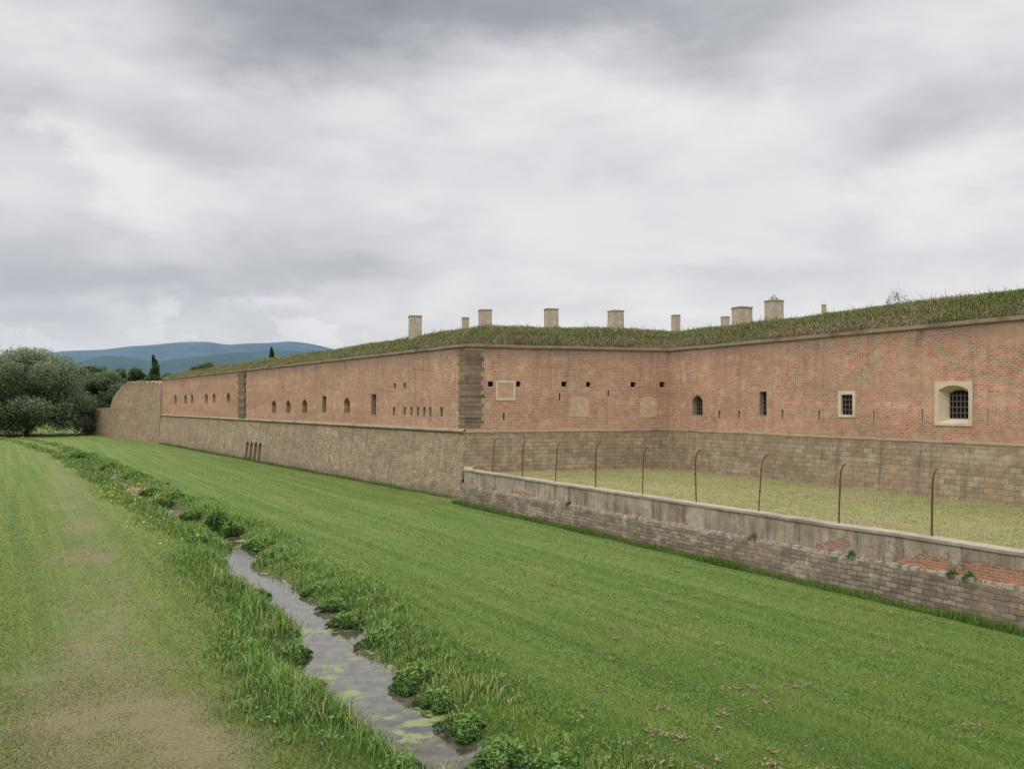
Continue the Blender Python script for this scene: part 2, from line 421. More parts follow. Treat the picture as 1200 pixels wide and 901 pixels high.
# ------------------------------------------------------------------ CURTAIN WALL
W3=empty('fortress_wall',(C2[0]+8,C2[1]-16,1.6),'red brick fortress wall with stone framed barred windows above a terrace','fortress wall')
hA=hole(R,811,824,462,487); hB=hole(R,889.5,899,458,487); hC=hole(R,982.5,1003,458,489); hD=hole(R,1096,1140,447,499)
sl=[hole(R,a-2.2,a+2.2,c,d) for a,c,d in ((1081,478,496),(1158,477,497),(1024,480,494),(960,479,493),(843,480,491),(917,479,492),(866,480,491))]
panel(R,0,LR,VB,VT,[hA,hB,hC,hD]+sl,M['brick'],'brick_wall',W3)
window(R,W3,*hA,fw=.06,rise=.35,depth=.4,fmat=M['coping'],rmat=M['coping'],grille=True,proud=.01)
window(R,W3,*hB,fw=.05,depth=.35,fmat=M['coping'],rmat=M['coping'],grille=True,proud=.01)
window(R,W3,*hC,fw=.2,depth=.12,splay=.0,fmat=M['cream'],rmat=M['cream'],grille=True,proud=.04,label='small square window in cream stone frame')
window(R,W3,*hD,fw=.18,rise=.22,depth=.45,splay=.34,fmat=M['cream'],rmat=M['cream'],grille=True,proud=.05,label='large splayed window in cream stone frame')
for h in sl: window(R,W3,*h,fw=.065,depth=.2,fmat=M['slitstone'],rmat=M['slitstone'],proud=.01)
mb=MB(); sweep(mb,R,0,kR,LR,0,[(.45,1.2),(.10,VB-.1)]); mb.obj('stone_base',M['stone'],W3)
mb=MB(); sweep(mb,R,0,kR,LR,0,cp2,step=1,wav=.02); mb.obj('cordon',M['cordon'],W3)
mb=MB(); sweep(mb,R,0,kR,LR,0,coprof,step=1.2,wav=.03); mb.obj('coping',M['coping'],W3)

# ------------------------------------------------------------------ LOW WALL
LWp=(-2.9,51.8); LWd=(.498,-.867)
LW=Frame(LWp,LWd,(-.867,-.498)); RT=Frame(LWp,(-.03,1),(-1,-.03))
kl=mitre(LW,RT,LW); kr=mitre(LW,RT,RT)
W4=empty('retaining_wall',(LWp[0],LWp[1],0),'low plastered retaining wall with exposed brick patches on rubble stone footing','wall')
for nm,pf,mt,wv in (('stone_footing',[(.40,-.3),(.32,.3),(.25,.66),(.20,.96),(.13,1.04),(-.0,1.09)],M['rubble'],.05),('plaster_wall',[(0,.95),(0,1.94)],M['plaster'],0),
                 ('coping',[(0,1.92),(.05,1.925),(.055,2.02),(-.5,2.03),(-.5,1.4)],M['greystone'],.025)):
    mb=MB(); sweep(mb,LW,0,kl,62,0,pf,step=.4,wav=wv); sweep(mb,RT,0,kr,2.3,0,pf,step=1.0); mb.obj(nm,mt,W4)
led=MB()
for i in range(500):
    u=random.uniform(4,44); s=random.uniform(.03,.09)*(1.3 if random.random()<.2 else .8)
    box_on(led,LW,u,u+s*random.uniform(1,2.5),.98,1.05+s*.7,.0,.05+s*1.2)
led.obj('ledge_rubble',stone_plain('pale_rubble',(.36,.32,.255),.6,.3),W4)

# ------------------------------------------------------------------ RUINED WALL
A0=np.array(L.pt(LL,0)[:2]); 
def P0(px,py): Y=CH*F/(py-HY); return np.array(((px-CX)/F*Y,Y))
B0=P0(130,511); d=(B0-A0); LB=np.linalg.norm(d); d=d/LB
RU=Frame(A0,d,(-d[1],d[0]) if (-d[1])*(-A0[0])+(d[0])*(-A0[1])>0 else (d[1],-d[0]))
W5=empty('ruined_wall',(A0[0],A0[1],0),'weathered crumbling brick and stone bastion wall with uneven top','wall')
def ragged(fr,tops,mat,parent,name,th=2.5,bat=.6):
    mb=MB(); us=np.linspace(tops[0][0],tops[-1][0],60); tv=np.interp(us,[t[0] for t in tops],[t[1] for t in tops])
    tv=tv+np.array([random.uniform(-.25,.2) for _ in us])
    for i in range(len(us)-1):
        a,b=us[i],us[i+1]; ta,tb=tv[i],tv[i+1]
        rows=6
        for r in range(rows):
            f=lambda t,r:(t+.3)*r/rows-.3
            o=lambda v:bat*(1-max(0,v)/9.5)
            q=[(a,f(ta,r)),(b,f(tb,r)),(b,f(tb,r+1)),(a,f(ta,r+1))]
            mb.quad([fr.pt(x,y,o(y)) for x,y in q],q)
        mb.quad([fr.pt(a,ta,0),fr.pt(b,tb,0),fr.pt(b,tb,-th),fr.pt(a,ta,-th)],[(a,0),(b,0),(b,th),(a,th)])
        mb.quad([fr.pt(a,ta,-th),fr.pt(b,tb,-th),fr.pt(b,-.3,-th),fr.pt(a,-.3,-th)],[(a,ta),(b,tb),(b,0),(a,0)])
    for e,t in ((us[0],tv[0]),(us[-1],tv[-1])):
        mb.quad([fr.pt(e,-.3,bat),fr.pt(e,t,0),fr.pt(e,t,-th),fr.pt(e,-.3,-th)],[(0,0),(0,t),(th,t),(th,0)])
    return mb.obj(name,mat,parent)
tops=[(RU.u(px),RU.v(px,py)) for px,py in ((190,449),(182,447.5),(160,447.5),(148,448.5),(142,452),(138,460),(134,463),(131,477))]
ragged(RU,tops,M['ruin'],W5,'masonry_wall')
B1=np.array(RU.pt(LB+.6,0)[:2]); C9=P0(100,508.5); dd=C9-B1; LC=np.linalg.norm(dd); dd/=LC
RV=Frame(B1,dd,(-dd[1],dd[0]) if (-dd[1])*(-B1[0])+(dd[0])*(-B1[1])>0 else (dd[1],-dd[0]))
ragged(RV,[(0,5.1),(LC*.5,4.9),(LC,4.6)],M['ruin'],W5,'lower_masonry_wall',th=1,bat=.2)

# ------------------------------------------------------------------ RAMPART EARTH
PD=[0,.15,.6,1.3,2.2,3.5,6,25]; PZ=[0,.1,.42,.85,1.2,1.4,1.45,1.3]
def ramp_z(dpt,x,y):
    tL=np.clip((x-C1[0])*L.d[0]+(y-C1[1])*L.d[1],0,92)
    r=np.interp(dpt,PD,PZ)*(1-.38*tL/92)
    w=np.clip(dpt/1.5,0,1)
    return VT+.2+r+w*(nz(x,y,.16)*.10+nz(x,y,1.3,2)*.035)
ds=[.1,.2,.4,.7,1.0,1.4,1.8,2.3,2.9,3.7,5,7,10,14,19,25]
gv=[];gf=[]
for fr,u0,k0,u1,k1 in ((L,0,kL,LL,0),(FK,0,kF0,LF,kF1),(R,0,kR,LR,0)):
    n=int((u1-u0)/.5); base=len(gv)
    for dpt in ds:
        a=u0-k0*dpt; b=u1-k1*dpt
        for j in range(n+1):
            p=fr.pt(a+(b-a)*j/n,0,-dpt); gv.append((p[0],p[1],float(ramp_z(dpt,p[0],p[1]))))
    for i in range(len(ds)-1):
        for j in range(n):
            q=base+i*(n+1)+j; gf.append((q,q+1,q+n+2,q+n+1))
def ground_like(name,dark,light,dry,use_mask=False,s=1.0):
    m,nt,b=new_mat(name); g=G(nt)
    o=g.n('ShaderNodeTexCoord').outputs['Object']
    n1=g.noise(o,.25*s,5,.6); n2=g.noise(o,2.2*s,6,.7); n3=g.noise(o,14*s,5,.75)
    col=g.mix(g.ss(n2,.3,.7),dark,light)
    col=g.mix(g.m('MULTIPLY',g.ss(n1,.45,.68),.6),col,dry)
    if use_mask:
        a=g.n('ShaderNodeAttribute',attribute_name='Mask'); sp=g.n('ShaderNodeSeparateColor'); nt.links.new(a.outputs['Color'],sp.inputs[0])
        st=g.noise(g.mapping(g.mapping(o,rot=(0,0,math.radians(-31))),(1.6,.03,1)),1.0,5,.65)
        col=g.mix(g.ss(st,.40,.62),g.mix(.3,col,(.05,.10,.018)),g.mix(.35,col,(.18,.22,.06)))
        dirt=g.ss(g.m('ADD',g.m('ADD',sp.outputs[0],g.m('MULTIPLY_ADD',n2,1.7,-.85)),g.m('MULTIPLY_ADD',n1,1.7,-.85)),.3,.85)
        dcol=g.mix(g.ss(n3,.3,.7),(.12,.09,.054),(.25,.195,.125))
        col=g.mix(g.m('MULTIPLY',dirt,.85),col,dcol)
        yel=g.m('MULTIPLY',sp.outputs[2],.6)
        col=g.mix(yel,col,(.17,.185,.062))
        col=g.mix(sp.outputs[1],col,(.06,.07,.03))
        n4=g.noise(o,.9,4,.6)
        spots=g.m('MULTIPLY',g.ss(n4,.62,.70),.35)
        col=g.mix(spots,col,(.18,.16,.075))
    f=g.m('MULTIPLY_ADD',n3,.8,.6)
    h=g.n('ShaderNodeHueSaturation'); g.put(h.inputs['Color'],col); g.put(h.inputs['Value'],f)
    g.put(b.inputs['Base Color'],h.outputs[0]); g.bump(n3,.9,.06,b)
    return m
M['ramp']=ground_like('rampart_turf',(.09,.105,.035),(.16,.16,.06),(.22,.18,.095))
me=bpy.data.meshes.new('rampart_ground'); me.from_pydata(gv,[],gf); me.materials.append(M['ramp']); me.polygons.foreach_set('use_smooth',[True]*len(gf))
ro=link(bpy.data.objects.new('rampart_ground',me)); meta(ro,'grass covered earth rampart on top of the brick walls','ground',kind='structure')

M['terrace']=ground_like('dry_terrace_turf',(.18,.19,.07),(.28,.265,.115),(.28,.23,.125))
mb=MB(); nT=40
for i in range(nT):
    for j in range(16):
        def T(i,j):
            a=np.array(LW.pt(-.2+60*i/nT,0,-.45)[:2]); 
            b=np.array(R.pt(.0+58*i/nT,0,.30)[:2]) if i>0 else np.array(C2)
            if i==0: a=np.array((-2.6,54.2)); b=np.array(C2)
            p=a+(b-a)*j/16; return (p[0],p[1],1.6+.05*float(nz(p[0],p[1],.8)))
        mb.quad([T(i,j),T(i+1,j),T(i+1,j+1),T(i,j+1)])
t=mb.obj('terrace_ground',M['terrace'],smooth=True); meta(t,'dry mown lawn terrace between retaining wall and fortress','ground',kind='structure')

# ------------------------------------------------------------------ GROUND + STREAM
WZ=-.3
edges=[(905,505,588),(880,484,574),(850,428,557),(820,384,516),(790,358,477),(760,349,448),(730,330,406),(700,303,369),(680,280,329),(660,268,309),(640,260,292),(620,222,257),(605,200,233),(590,165,194),(570,138,160),(550,108,123),(535,78,89),(522,40,48),(515,5,11)]
SC=[];SW=[]
for py,a,b in edges:
    Y=(CH-WZ)*F/(py-HY); SC.append((((a+b)/2-CX)/F*Y,Y)); SW.append(max(.35,(b-a)/F*Y*.5*(.93 if py>700 else .86)))
SC=[(1.9,9.5),(4.0,4.0),(9,-10)][::-1]+SC; SW=[.6,.6,.7]+SW
SC.append((-150,205)); SW.append(.5); SC=np.array(SC); SW=np.array(SW)
tt=np.concatenate([[0],np.cumsum(np.hypot(*np.diff(SC,axis=0).T))]); ts=np.arange(0,tt[-1],1.0)
sx=np.interp(ts,tt,SC[:,0]); sy=np.interp(ts,tt,SC[:,1]); sw=np.interp(ts,tt,SW)
k=np.array([1,2,3,2,1])/9.
def sm(a): p=np.pad(a,2,mode='edge'); return np.convolve(p,k,'valid')
sx,sy,sw=sm(sx),sm(sy),sm(sw)
wob_=.28*np.sin(ts*.42+1)+.15*np.sin(ts*.97)
tx=np.gradient(sx); ty=np.gradient(sy); tl=np.hypot(tx,ty); sx=sx-ty/tl*wob_; sy=sy+tx/tl*wob_
def polydist(X,Y,px,py,pw=None):
    best=np.full(X.shape,1e9); wv=np.zeros(X.shape); side=np.zeros(X.shape)
    for i in range(len(px)-1):
        ax,ay,bx,by=px[i],py[i],px[i+1],py[i+1]; dx,dy=bx-ax,by-ay; l2=dx*dx+dy*dy
        t=np.clip(((X-ax)*dx+(Y-ay)*dy)/l2,0,1); ex=X-(ax+t*dx); ey=Y-(ay+t*dy); dd=np.hypot(ex,ey)
        m=dd<best; best=np.where(m,dd,best)
        if pw is not None: wv=np.where(m,pw[i]*(1-t)+pw[i+1]*t,wv)
        side=np.where(m,np.sign(dx*ey-dy*ex),side)
    return best,wv,side
def stream_e(X,Y):
    d,w,s=polydist(X,Y,sx,sy,sw); w=w*(1+.45*nz(X,Y,1.0,4)); return d-w,s
PC=np.array([(-2,2),(-4.2,9),(-6.3,14.05),(-8.7,18.3),(-12.8,26.4),(-23.8,47.2),(-48,89.5),(-83.6,143),(-130,215)])
def height(X,Y,e=None):
    if e is None: e,_=stream_e(X,Y)
    prof=np.interp(e,[-1.2,0,.4,1.0,2.4],[-.65,-.32,-.16,-.05,0])
    z=prof+np.clip((e-1)/4,0,1)*(.05*nz(X,Y,.25,1)+.015*nz(X,Y,1.4,3))
    return z
def geo(a,b,n): return list(np.geomspace(a,b,n))
xs=np.array(sorted([-v for v in geo(62,9000,40)]+list(np.arange(-60,32,.33))+geo(33,9000,36)))
ys=np.array(sorted([-v for v in geo(10,3000,20)]+list(np.arange(-8,9,1.5))+list(np.arange(9,70,.33))+list(np.arange(70,130,1.0))+geo(131,9000,50)))
X,Y=np.meshgrid(xs,ys); E,S=stream_e(X,Y); Z=height(X,Y,E)
def masks(X,Y,E,S):
    pd,_,ps=polydist(X,Y,PC[:,0],PC[:,1])
    near=np.interp(Y,[0,16.5,19.5,24,45,80,200],[1.0,.95,.70,.50,.50,.48,.35])
    hw=np.interp(Y,[0,18,23,200],[3.3,2.9,1.7,1.6])
    dirt=np.clip(1.3-pd/hw,0,1)*near
    off=pd*ps
    tr=np.clip(1-np.abs(np.abs(off)-3.9)/.5,0,1)
    dry=np.clip(.65-pd/6,0,1)+.5*tr*np.clip((Y-20)/10,0,1)*(off>0)+.5*tr*np.clip((Y-20)/10,0,1)*(off<0)*(X<-.45*Y-2)
    wet=np.clip(1-(E-.0)/.4,0,1)
    return dirt,wet,np.clip(dry,0,1)
dirt,wet,dry=masks(X,Y,E,S)
ny,nx=X.shape
me=bpy.data.meshes.new('ground'); V=np.stack([X,Y,Z],-1).reshape(-1,3)
ii=np.arange(nx*ny).reshape(ny,nx); Q=np.stack([ii[:-1,:-1],ii[:-1,1:],ii[1:,1:],ii[1:,:-1]],-1).reshape(-1,4)
me.from_pydata(V.tolist(),[],Q.tolist())
ca=me.color_attributes.new('Mask','FLOAT_COLOR','POINT'); c4=np.stack([dirt,wet,dry,np.ones_like(dirt)],-1).reshape(-1).astype(np.float32); ca.data.foreach_set('color',c4)
M['ground']=ground_like('moat_turf',(.080,.132,.024),(.118,.172,.038),(.145,.172,.048),True)
me.materials.append(M['ground']); me.polygons.foreach_set('use_smooth',[True]*len(me.polygons))
go=link(bpy.data.objects.new('ground',me)); meta(go,'wide mown grass moat floor with worn dirt track','ground',kind='structure')

# water
m,nt,b=new_mat('stream_water_surface'); g=G(nt); tc_=g.n('ShaderNodeTexCoord'); o=tc_.outputs['Object']
b.inputs['Specular IOR Level'].default_value=.9; b.inputs['IOR'].default_value=1.65
su=g.n('ShaderNodeSeparateXYZ'); nt.links.new(tc_.outputs['UV'],su.inputs[0])
edge=g.ss(g.m('ABSOLUTE',su.outputs[1]),.35,.75)
n=g.noise(o,.75,5,.65,.6); n2=g.noise(o,3,4,.6)
alg=g.ss(g.m('ADD',g.m('MULTIPLY_ADD',n2,.25,n),g.m('MULTIPLY',edge,.09)),.68,.74)
bed=g.mix(g.ss(n2,.35,.65),(.04,.034,.022),(.10,.088,.056))
g.put(b.inputs['Base Color'],g.mix(g.m('MULTIPLY',alg,.75),bed,(.16,.20,.045)))
g.put(b.inputs['Roughness'],g.m('MULTIPLY_ADD',alg,.45,.02))
g.bump(g.noise(g.mapping(o,(1,1,1)),3.0,4,.6,.8),.16,.02,b)
tx=np.gradient(sx); ty=np.gradient(sy); tl=np.hypot(tx,ty); nxx=-ty/tl; nyy=tx/tl
mb=MB()
for i in range(len(sx)-1):
    a=sw[i]*1.45+.35; c=sw[i+1]*1.45+.35
    mb.quad([(sx[i]-nxx[i]*a,sy[i]-nyy[i]*a,WZ),(sx[i+1]-nxx[i+1]*c,sy[i+1]-nyy[i+1]*c,WZ),(sx[i+1]+nxx[i+1]*c,sy[i+1]+nyy[i+1]*c,WZ),(sx[i]+nxx[i]*a,sy[i]+nyy[i]*a,WZ)],[(i,-1),(i+1,-1),(i+1,1),(i,1)])
w=mb.obj('stream_water',m); meta(w,'narrow shallow stream with green algae patches','water',kind='structure')

# ------------------------------------------------------------------ GRASS
def blades(name,pos,h,w,col,lean,seg=1,tipc=1.2,basec=.8):
    N=len(pos); a=RNG.uniform(0,2*np.pi,N); b=RNG.uniform(0,2*np.pi,N); ln=lean*RNG.uniform(.2,1,N)*h
    side=np.stack([np.cos(a),np.sin(a),np.zeros(N)],-1)*(w/2)[:,None]
    ld=np.stack([np.cos(b),np.sin(b),np.zeros(N)],-1)*ln[:,None]; up=np.zeros((N,3)); up[:,2]=h
    if seg==1:
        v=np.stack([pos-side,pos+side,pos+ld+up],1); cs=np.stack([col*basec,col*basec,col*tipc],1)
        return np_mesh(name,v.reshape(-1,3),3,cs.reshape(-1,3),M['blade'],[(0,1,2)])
    mid=pos+ld*.3+up*.62
    up2=up.copy(); up2[:,2]*=(1-.25*RNG.uniform(0,1,N))
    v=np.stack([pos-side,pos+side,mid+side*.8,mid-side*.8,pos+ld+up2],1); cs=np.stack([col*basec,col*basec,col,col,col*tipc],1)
    return np_mesh(name,v.reshape(-1,3),5,cs.reshape(-1,3),M['blade'],[(0,1,2,3),(3,2,4)])
def lawn_sample(N,y0,y1):
    u=RNG.uniform(0,1,N); Y=1/(1/y1+(1/y0-1/y1)*u); X=RNG.uniform(-.66,.68,N)*Y; return X,Y
X,Y=lawn_sample(560000,12.5,120)
E,S=stream_e(X,Y)
inlow=((X-LWp[0])*LW.n[0]+(Y-LWp[1])*LW.n[1])>.5
inL=((X-C1[0])*L.n[0]+(Y-C1[1])*L.n[1])>.7
di,we,dr=masks(X,Y,E,S)
pn=.5+.5*nz(X,Y,.9,5)
keep=(E>.15)&inlow&inL&(RNG.uniform(0,1,len(X))>di*1.3*np.clip(.5+.9*nz(X,Y,1.3,2)+.6*nz(X,Y,.5,8),0,1))&(RNG.uniform(0,1,len(X))<np.interp(Y,[45,110],[1,0]))
X,Y,E,S,di,dr,pn=[q[keep] for q in (X,Y,E,S,di,dr,pn)]
N=len(X); Zg=height(X,Y,E)
g1=np.array([.097,.162,.026]); g2=np.array([.145,.214,.044]); g3=np.array([.215,.225,.08]); g4=np.array([.28,.24,.12])
r=RNG.uniform(0,1,N)[:,None]
col=g1*(1-r)+g2*r
sc_=X*L.n[0]+Y*L.n[1]
strp=(.5+.28*np.sin(sc_*2.6+nz(X,Y,.12)*1.5)+.18*np.sin(sc_*7.3+nz(X,Y,.1,4)*2)+.15*np.sin(sc_*1.1))[:,None]; col=col*(.80+.38*strp)
col=col*(.88+.24*pn[:,None]); col[:,0]*=(1+.3*np.clip(strp[:,0]-.5,-.5,.5))
dd=np.clip(dr*1.0+di*.6,0,.9)[:,None]; sel=(RNG.uniform(0,1,N)[:,None]<dd); col=np.where(sel,g3*(.65+.5*r),col)
dry_patch=(nz(X,Y,1.1,9)>.55)[:,None]&(RNG.uniform(0,1,N)[:,None]<.25); col=np.where(dry_patch,g4,col)
hh=RNG.uniform(.025,.055,N)*(1+.010*(Y-12))*np.where(E<2,1.5,1)*(1-.35*di); 
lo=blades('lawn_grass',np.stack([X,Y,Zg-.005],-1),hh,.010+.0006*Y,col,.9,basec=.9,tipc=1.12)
meta(lo,'short mown green lawn grass across the moat floor','grass',kind='stuff')

def strip(N,y0,y1,e0,e1,side=None):
    idx=RNG.integers(1,len(sx)-1,N*4); 
    yy=sy[idx]; p=np.clip(18/np.maximum(yy,8),0,1)**1.3; k_=(yy>y0)&(yy<y1)&(RNG.uniform(0,1,len(idx))<p); idx=idx[k_]
    e=RNG.uniform(e0,e1,len(idx)); s=RNG.choice([-1,1],len(idx)) if side is None else np.full(len(idx),side)
    al=RNG.uniform(-.6,.6,len(idx))
    d=sw[idx]*(1.15)+e
    X=sx[idx]+nxx[idx]*s*d+tx[idx]/tl[idx]*al; Y=sy[idx]+nyy[idx]*s*d+ty[idx]/tl[idx]*al
    return X,Y
X,Y=strip(230000,12,150,-.5,2.4)
E,S=stream_e(X,Y)
dens=np.clip(.60+1.0*nz(X,Y,.7,3)+.5*nz(X,Y,2.5,1),0.1,1)*np.interp(E,[-.1,.1,1.1,2.3],[.12,1,.7,.05])
dens=np.where((Y>36)&(E<.1),np.maximum(dens,.35*(nz(X,Y,.5,3)>0)),dens)
kk=RNG.uniform(0,1,len(X))<dens; X,Y,E,S=X[kk],Y[kk],E[kk],S[kk]; N=len(X)
isR=(S<0)
hgt=RNG.uniform(.13,.56,N)*np.interp(E,[0,.4,.9,2.2],[.7,1,1,.35])*(1+.7*nz(X,Y,.9,6))*np.where(isR,.66,1.0)
r=RNG.uniform(0,1,N)[:,None]; ca_=np.array([.09,.168,.028]); cb=np.array([.19,.28,.068]); cy=np.array([.36,.34,.15])
col=ca_*(1-r)+cb*r; yl=RNG.uniform(0,1,N)<(.05+.22*(nz(X,Y,.7,12)>.45)); col[yl]=cy*(.7+.5*r[yl])
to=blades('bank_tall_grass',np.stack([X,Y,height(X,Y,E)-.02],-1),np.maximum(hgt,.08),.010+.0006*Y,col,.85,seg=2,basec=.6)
meta(to,'tall unmown green grass along the stream banks','grass',kind='stuff')
def fringe(fr,u0,u1,o0,o1,N):
    u=u0+(u1-u0)*RNG.uniform(0,1,N); o=RNG.uniform(o0,o1,N)
    return fr.p[0]+fr.d[0]*u+fr.n[0]*o, fr.p[1]+fr.d[1]*u+fr.n[1]*o
X1,Y1=fringe(LW,0,45,.34,.85,30000); X2,Y2=fringe(L,0,90,.5,1.2,22000)
X=np.concatenate([X1,X2]);Y=np.concatenate([Y1,Y2]); N=len(X); r=RNG.uniform(0,1,N)[:,None]
col=(np.array([.065,.12,.02])*(1-r)+np.array([.13,.19,.04])*r)
hgt=RNG.uniform(.06,.28,N)*(.6+.8*np.clip(nz(X,Y,1.2,3)+.3,0,1))
fo=blades('wall_foot_grass',np.stack([X,Y,np.full(N,-.01)],-1),hgt,np.full(N,.03),col,.6)
meta(fo,'fringe of darker uncut grass along the wall foot','grass',kind='stuff')
u=RNG.uniform(0,48,60000)
aX,aY=LW.p[0]+LW.d[0]*u-LW.n[0]*.5, LW.p[1]+LW.d[1]*u-LW.n[1]*.5
f=RNG.uniform(0,1,len(u)); uR=u*.97; bX,bY=R.p[0]+R.d[0]*uR+R.n[0]*.4,R.p[1]+R.d[1]*uR+R.n[1]*.4
X=aX+(bX-aX)*f;Y=aY+(bY-aY)*f; N=len(X); r=RNG.uniform(0,1,N)[:,None]
col=np.array([.19,.205,.075])*(1-r)+np.array([.33,.30,.145])*r; col=col*(.85+.35*nz(X,Y,.9,4)[:,None])
gr=(nz(X,Y,.5,7)>.1)&(RNG.uniform(0,1,N)<.5); col[gr]=np.array([.15,.195,.055])
te=blades('terrace_dry_grass',np.stack([X,Y,np.full(N,1.6)+.05*nz(X,Y,.8)],-1),RNG.uniform(.02,.07,N),np.full(N,.025),col,1.0,basec=.95,tipc=1.1)
meta(te,'dry yellowish cut grass on the terrace','grass',kind='stuff')
PX=[];PY=[];PZ_=[];sc=[]
for fr,u0,k0,u1,k1,N in ((L,0,kL,LL,0,90000),(FK,0,kF0,LF,kF1,34000),(R,0,kR,40,0,100000)):
    dpt=RNG.beta(.9,1.9,N)*4.6+.0; u=u0-k0*dpt+(u1-u0+(k0-k1)*dpt)*(RNG.uniform(0,1,N)**(1.5 if fr is L else 1))
    x=fr.p[0]+fr.d[0]*u-fr.n[0]*dpt; y=fr.p[1]+fr.d[1]*u-fr.n[1]*dpt
    PX.append(x);PY.append(y);PZ_.append(ramp_z(dpt,x,y)-.02); sc.append(dpt)
X=np.concatenate(PX);Y=np.concatenate(PY);Zr=np.concatenate(PZ_);dp=np.concatenate(sc); N=len(X); r=RNG.uniform(0,1,N)[:,None]
col=np.array([.10,.14,.035])*(1-r)+np.array([.19,.22,.07])*r
ty_=RNG.uniform(0,1,N)<np.clip(.30+.4*nz(X,Y,.6,2)+.35*(dp<.8),0,.95); col[ty_]=(np.array([.32,.255,.15])*(.55+.6*r))[ty_]
hgt=RNG.uniform(.08,.30,N)*(1+.7*nz(X,Y,.9,8))*np.where(RNG.uniform(0,1,N)<.02,2.0,1)
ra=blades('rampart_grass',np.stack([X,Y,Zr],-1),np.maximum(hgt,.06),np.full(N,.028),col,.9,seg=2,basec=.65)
meta(ra,'long wild grass and dry stalks on the rampart','grass',kind='stuff')

def leaves_at(pts,size,col,nz_up=.5):
    N=len(pts); n=RNG.normal(size=(N,3)); n[:,2]=np.abs(n[:,2])+nz_up; n/=np.linalg.norm(n,axis=1)[:,None]
    t=np.cross(n,RNG.normal(size=(N,3))); t/=np.linalg.norm(t,axis=1)[:,None]; b=np.cross(n,t)
    s=(size*RNG.uniform(.6,1.3,N))[:,None]
    v=np.stack([pts-t*s,pts+b*s*.55,pts+t*s,pts-b*s*.55],1)
    return v.reshape(-1,3),np.repeat(col,4,axis=0)
def clump_pts(N,rad,h):
    a=RNG.uniform(0,2*np.pi,N); r_=np.sqrt(RNG.uniform(0,1,N)); ph=RNG.uniform(0,6); br=.75+.25*np.sin(a*3+ph)+.15*np.sin(a*7+1)
    x=np.cos(a)*r_*rad*br; y=np.sin(a)*r_*rad*br; top=h*(1-r_**2)*(.7+.5*RNG.uniform(0,1,N))*(1+.3*np.sin(x*9/rad+ph)*np.sin(y*8/rad)); z=top*RNG.uniform(.35,1,N)**.5
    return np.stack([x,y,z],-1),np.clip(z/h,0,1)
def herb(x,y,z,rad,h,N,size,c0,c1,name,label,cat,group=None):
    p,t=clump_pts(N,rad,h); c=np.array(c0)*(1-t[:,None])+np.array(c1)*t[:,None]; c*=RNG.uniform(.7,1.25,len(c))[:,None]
    v,cc=leaves_at(p,size,c); o=np_mesh(name,v,4,cc,M['leaf'],[(0,1,2,3)]); o.location=(x,y,z); meta(o,label,cat,group); return o
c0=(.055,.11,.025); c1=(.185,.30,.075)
for px,py,rad,h in ((490,797,.8,.38),(452,750,.8,.34),(408,728,.65,.28),(378,693,.7,.3),(394,710,.6,.26),(328,655,.9,.4),(352,668,.75,.32),(306,640,.9,.36),(592,890,.85,.36),(545,852,.6,.28),(515,822,.55,.28),(655,905,.7,.35),(345,768,.5,.3),(326,742,.55,.35),(300,700,.55,.3),(256,618,.8,.95),(270,625,.7,.6),(232,640,.8,.5),(205,585,.9,.5),(190,590,.9,.4),(160,560,1.2,.5),(225,605,.8,.4),(178,578,1.0,.4),(130,548,1.3,.5),(95,536,1.6,.6),(398,850,.45,.24),(362,806,.45,.24),(470,908,.55,.35)):
    Yy=(CH+.2)*F/(py-HY); Xx=(px-CX)/F*Yy
    herb(Xx,Yy,-.25,rad,h,int(2300*rad/.6),.026+.001*Yy,c0,c1,'herb_clump','leafy green waterside herb clump on the stream bank','plant','herb clumps along the stream')
X,Y=strip(32000,12,110,-.3,1.7); E,S=stream_e(X,Y); kk=(nz(X,Y,.9,15)+.5*nz(X,Y,3,2)>.22); X,Y,E=X[kk],Y[kk],E[kk]; N=len(X)
t=RNG.uniform(0,1,N); c=np.array(c0)*(1-t[:,None])+np.array(c1)*t[:,None]
v,cc=leaves_at(np.stack([X,Y,np.maximum(height(X,Y,E),-.3)+.04+t*.22],-1),(.028+.001*Y),c)
o=np_mesh('bank_ground_cover',v,4,cc,M['leaf'],[(0,1,2,3)]); meta(o,'low broadleaf weeds covering the stream banks','weeds',kind='stuff')
fx=[];
for px,py,n_ in ((140,582,60),(165,590,45),(150,575,40),(182,618,25),(198,640,15)):
    Yy=CH*F/(py-HY); Xx=(px-CX)/F*Yy
    q=RNG.normal(size=(n_,3))*np.array([.7,1.2,.06]); q+=np.array([Xx,Yy,.38]); fx.append(q)
fx=np.concatenate(fx); v,cc=leaves_at(fx,.06,np.tile(np.array([.7,.55,.04]),(len(fx),1)),1.0)
o=np_mesh('wildflowers',v,4,cc,M['leaf'],[(0,1,2,3)]); meta(o,'small yellow wildflowers by the stream','flowers',kind='stuff')
X,Y=lawn_sample(1300,13,46); kk=(((X-LWp[0])*LW.n[0]+(Y-LWp[1])*LW.n[1])>1)&(X>-.02*Y+1.5)&(nz(X,Y,.5,3)>-.1); X,Y=X[kk],Y[kk]; P=[]
for x,y in zip(X,Y):
    n_=int(RNG.integers(8,36)) if RNG.uniform()<.3 else 1
    q=RNG.normal(size=(n_,3))*np.array([.09,.09,.01]); q+=np.array([x,y,.055]); P.append(q)
P=np.concatenate(P); v,cc=leaves_at(P,.036,np.array([.30,.245,.135])*RNG.uniform(.6,1.2,len(P))[:,None],3)
o=np_mesh('dry_grass_clippings',v,4,cc,M['leaf'],[(0,1,2,3)]); meta(o,'scattered dry brown clippings on the lawn','clippings',kind='stuff')
